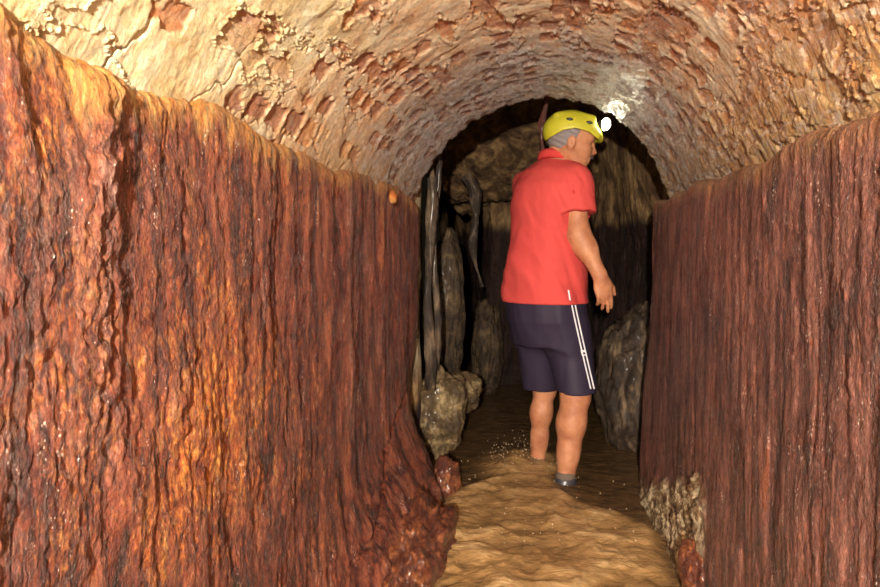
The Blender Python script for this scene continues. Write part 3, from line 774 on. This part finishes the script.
# shoes and socks
for an in (ankR, ankL):
    K = Field(an-np.array([.2, .2, .16]), an+np.array([.25, .25, .05]), .005)
    K.cone(an-UP*.02, an-UP*.055, .046, .044, .01); K.cone(an-UP*.07-Fw*.02, an-UP*.085+Fw*.10, .045, .040, .03); K.cone(an-UP*.085+Fw*.09, an-UP*.09+Fw*.15, .04, .03, .03)
    x, y, z = K.grid(); K.F[:] = np.maximum(K.F, np.broadcast_to((z-an[2]+.004).astype(np.float32), K.F.shape)); K.F[:] = np.maximum(K.F, np.broadcast_to((an[2]-.115-z).astype(np.float32), K.F.shape))
    V, Q = K.mesh(1); sh = pm('shoe', V, Q, M['shoe'])
    ring = [an+UP*.004*i for i in (-3, 0, 3, 5)]
    so = tube('sock', [p-RI for p in ring], [.043, .0435, .042, .038], M['sock'], root, seg=24)

# hair, moustache, eyes, brows
K = Field(HC-.18, HC+.18, .004)
K.ell(H(-.010, 0, .018), HR, (.099, .0835, .098), .01)
x, y, z = K.grid(); fx, fy, fz = np.broadcast_arrays(x, y, z)
lf = (fx-HC[0])*hf[0]+(fy-HC[1])*hf[1]+(fz-HC[2])*hf[2]; lu = (fx-HC[0])*hu[0]+(fy-HC[1])*hu[1]+(fz-HC[2])*hu[2]; ls = (fx-HC[0])*hs[0]+(fy-HC[1])*hs[1]
K.F = np.maximum(K.F, (lf-.012-.45*(lu-.01)*(lu > .01)).astype(np.float32)); K.F = np.maximum(K.F, (-.055-lu+.55*np.clip(lf+.05, -.02, .1)).astype(np.float32))
K.F = np.maximum(K.F, (lu-.06).astype(np.float32))
K.F = (K.F+.002*np.sin(lu*260+lf*90)*1).astype(np.float32)
V, Q = K.mesh(1); pm('hair', V, Q, M['hair'])
K = Field(HC-.16, HC+.16, .003)
K.cone(H(.090, -.024, -.059), H(.096, 0, -.054), .006, .009, .005); K.cone(H(.090, .024, -.059), H(.096, 0, -.054), .006, .009, .005)
V, Q = K.mesh(1); pm('moustache', V, Q, M['moustache'])
for s_ in (-1, 1):
    K = Field(H(.08, .03*s_, .0)-.03, H(.08, .03*s_, .0)+.03, .0025); K.ell(H(.0735, .030*s_, -.002), HR, (.0105, .011, .007), .002); V, Q = K.mesh(1); eb = pm('eye', V, Q, M['eye'])
    K = Field(H(.08, .03*s_, .0)-.03, H(.08, .03*s_, .0)+.03, .0025); K.ell(H(.080, .034*s_, -.002), HR, (.005, .0065, .0055), .002); V, Q = K.mesh(1); pm('iris', V, Q, M['iris'], eb)
    K = Field(H(.08, .03*s_, .02)-.05, H(.08, .03*s_, .02)+.05, .003); K.cone(H(.091, .014*s_, .018), H(.080, .046*s_, .020), .005, .004, .003); V, Q = K.mesh(1); pm('eyebrow', V, Q, M['moustache'])

# helmet
K = Field(HC-.22, HC+.24, .004)
K.ell(H(-.006, 0, .038), HR, (.126, .102, .098), .01)
K.cone(H(.095, -.05, .035), H(.104, 0, .030), .016, .017, .03); K.cone(H(.095, .05, .035), H(.104, 0, .030), .016, .017, .03)
for s_ in (-.045, 0, .045): K.cone(H(-.08, s_, .095), H(.07, s_, .105), .014, .014, .02)
x, y, z = K.grid(); fx, fy, fz = np.broadcast_arrays(x, y, z)
lf = (fx-HC[0])*hf[0]+(fy-HC[1])*hf[1]+(fz-HC[2])*hf[2]; lu = (fx-HC[0])*hu[0]+(fy-HC[1])*hu[1]+(fz-HC[2])*hu[2]; ls = (fx-HC[0])*hs[0]+(fy-HC[1])*hs[1]
rim = np.interp(lf, [-.14, -.10, -.05, .0, .06, .10, .14], [-.030, -.005, .030, .046, .040, .022, .008])
K.F = np.maximum(K.F, (rim-lu).astype(np.float32)*.9)
inn = 1-np.sqrt((lf+.004)**2/.115**2+ls**2/.092**2+(lu-.035)**2/.098**2)
K.F = np.maximum(K.F, (inn*.09).astype(np.float32))
V, Q = K.mesh(1); helmet = pm('helmet', V, Q, M['helmet'])
# rim band, vents, clips
rl = []
for k in range(61):
    th = 2*math.pi*k/60; f = .126*math.cos(th); s_ = .100*math.sin(th)
    rl.append(H(f-.004, s_*1.0, float(np.interp(f, [-.14, -.10, -.05, .0, .06, .10, .14], [-.030, -.005, .030, .046, .040, .022, .008]))+.002)-RI)
for f0, s0 in ((.055, .082), (-.03, .092)):
    K = Field(H(f0, s0, .09)-.04, H(f0, s0, .09)+.04, .003)
    n0 = np.array([f0/.128**2, s0/.102**2, 0]); uu = .040+.106*math.sqrt(max(0.02, 1-(f0+.004)**2/.128**2-s0**2/.102**2))
    K.ell(H(f0, s0, uu), HR, (.016, .006, .007), .002); V, Q = K.mesh(1); pm('vent', V, Q, M['black'], helmet)
# headlamp at the front of the helmet
K = Field(H(.13, 0, .06)-.07, H(.13, 0, .06)+.07, .003)
K.ell(H(.112, .010, .086), HR, (.018, .028, .022), .01); V, Q = K.mesh(1); hl = pm('headlamp', V, Q, M['black'], helmet)
LP = H(.130, .026, .092)
K = Field(LP-.05, LP+.05, .003); K.ell(LP, HR, (.020, .024, .027), .002); V, Q = K.mesh(1); pm('lamp_lens', V, Q, M['lens'], hl)

# ---------------------------------------------------------------- water
ny = 520; yv = np.concatenate([np.linspace(-1.5, .9, 30)[:-1], 1/np.linspace(1/.9, 1/8.4, ny)]); xs = np.linspace(-1.6, 1.3, 560)
fine = np.linspace(-.62, .50, 420); xs = np.concatenate([np.linspace(-1.9, -.62, 50)[:-1], fine, np.linspace(.50, 1.3, 40)[1:]])
XX, YY = np.meshgrid(xs, yv, indexing='ij')
# churned area: behind and around the man, spilling towards the camera
edgeR = .02+.36*ss(3.25, 2.75, YY)+.05*fbm(YY*4, XX*3, 3, 3)
edgeL = -.12-.30*ss(3.5, 3.0, YY)
turb = ss(3.62, 3.40, YY+.5*np.abs(XX+.02)+.06*fbm(XX*8, YY*8, 1, 3))*ss(.05, -.05, XX-edgeR)*ss(-.06, .06, XX-edgeL)
turb = np.maximum(turb, ss(.30, .12, np.hypot((XX-(ankL[0]-.06))*1.0, (YY-ankL[1]+.05)*.8)))
wx = XX+.10*fbm(XX*3, YY*2.4, 2.2, 3); wy = YY+.10*fbm(XX*3, YY*3, 8.2, 3)
w2x = XX+.16*fbm(XX*2.2, YY*2.0, 12.2, 4)+.03*fbm(XX*9, YY*9, 3.3, 3); w2y = YY+.16*fbm(XX*2.2, YY*2.2, 18.2, 4)+.03*fbm(XX*9, YY*9, 13.3, 3)
wav = .036*fbm(w2x*3.0, w2y*3.6, 1.7, 3)+.020*(ridge(w2x*3.4+w2y*1.2, w2y*5.0-w2x*1.6, 4.7, 4)-.3)+.006*fbm(w2x*16, w2y*18, 2.9, 4)
calm = .004*fbm(wx*9, wy*14, 7.7, 3)
zz = calm*(1-turb)+turb*(wav+.012)
zz += .045*gauss(XX, ankL[0]-.10, .06)*gauss(YY, ankL[1]-.05, .12)*(1+.6*fbm(XX*22, YY*22, 2, 3))+.014*gauss(XX, ankR[0], .06)*gauss(YY, ankR[1]-.03, .08)
silt = .10+.46*turb+turb*13*(wav-.008)+.12*ss(3.4, 2.6, YY)
o = mk_mesh('stream_water', np.stack([XX, YY, zz], -1), grid_faces(*XX.shape), M['water'], attrs=dict(silt=silt))
tag(o, 'muddy brown stream churned up behind the wading man, between both walls', 'water', kind='stuff')
# splash of droplets
V = []; Fs = []
bm = bmesh.new(); bmesh.ops.create_icosphere(bm, subdivisions=2, radius=1); v0 = np.array([v.co[:] for v in bm.verts]); f0 = np.array([[v.index for v in f.verts] for f in bm.faces]); bm.free()
for i in range(260):
    if i < 190: c = at(rng.normal(519, 15), 0, 3.55); c = np.array([c[0], 3.55+rng.normal(0, .08), abs(rng.normal(0, .055))+.012]); r = rng.uniform(.001, .0026)
    else: c = np.array([rng.uniform(-.5, .33), rng.uniform(2.5, 3.5), .012+.02*rng.rand()]); r = rng.uniform(.0015, .003)
    V.append(v0*r*np.array([1, 1, rng.uniform(.8, 1.8)])+c); Fs.append(f0+len(v0)*i)
o = mk_mesh('water_splash', np.concatenate(V), np.concatenate(Fs), M['drop'])
tag(o, 'spray of small droplets thrown up at the wading feet', 'splash', kind='stuff')

# ---------------------------------------------------------------- light
def spot(name, loc, tgt, w, ang, blend, r, col):
    l = bpy.data.lights.new(name, 'SPOT'); l.energy = w; l.spot_size = math.radians(ang); l.spot_blend = blend; l.shadow_soft_size = r; l.color = col
    o = bpy.data.objects.new(name, l); COL.objects.link(o); o.location = loc
    o.rotation_euler = (Vector(tgt)-Vector(loc)).to_track_quat('-Z', 'Y').to_euler(); return o
spot('camera_flash', (-.02, -1.2, 1.28), tuple(at(500, 200, 4)), 1050, 150, .8, .03, (1, .93, .80))
pl = bpy.data.lights.new('headlamp_light', 'SPOT'); pl.energy = 2.0; pl.spot_size = math.radians(130); pl.spot_blend = .7; pl.shadow_soft_size = .02; pl.color = (1, .95, .75)
po = bpy.data.objects.new('headlamp_light', pl); COL.objects.link(po); po.location = tuple(H(.175, .04, .095)); po.rotation_euler = Vector(hf).to_track_quat('-Z', 'Y').to_euler()
w = bpy.data.worlds.new('world'); SC.world = w; w.use_nodes = True; w.node_tree.nodes['Background'].inputs[0].default_value = (.02, .015, .01, 1); w.node_tree.nodes['Background'].inputs[1].default_value = .3
SC.view_settings.view_transform = 'Standard'; SC.view_settings.look = 'None'; SC.view_settings.gamma = 1; SC.view_settings.exposure = 0
SC.view_settings.use_curve_mapping = False
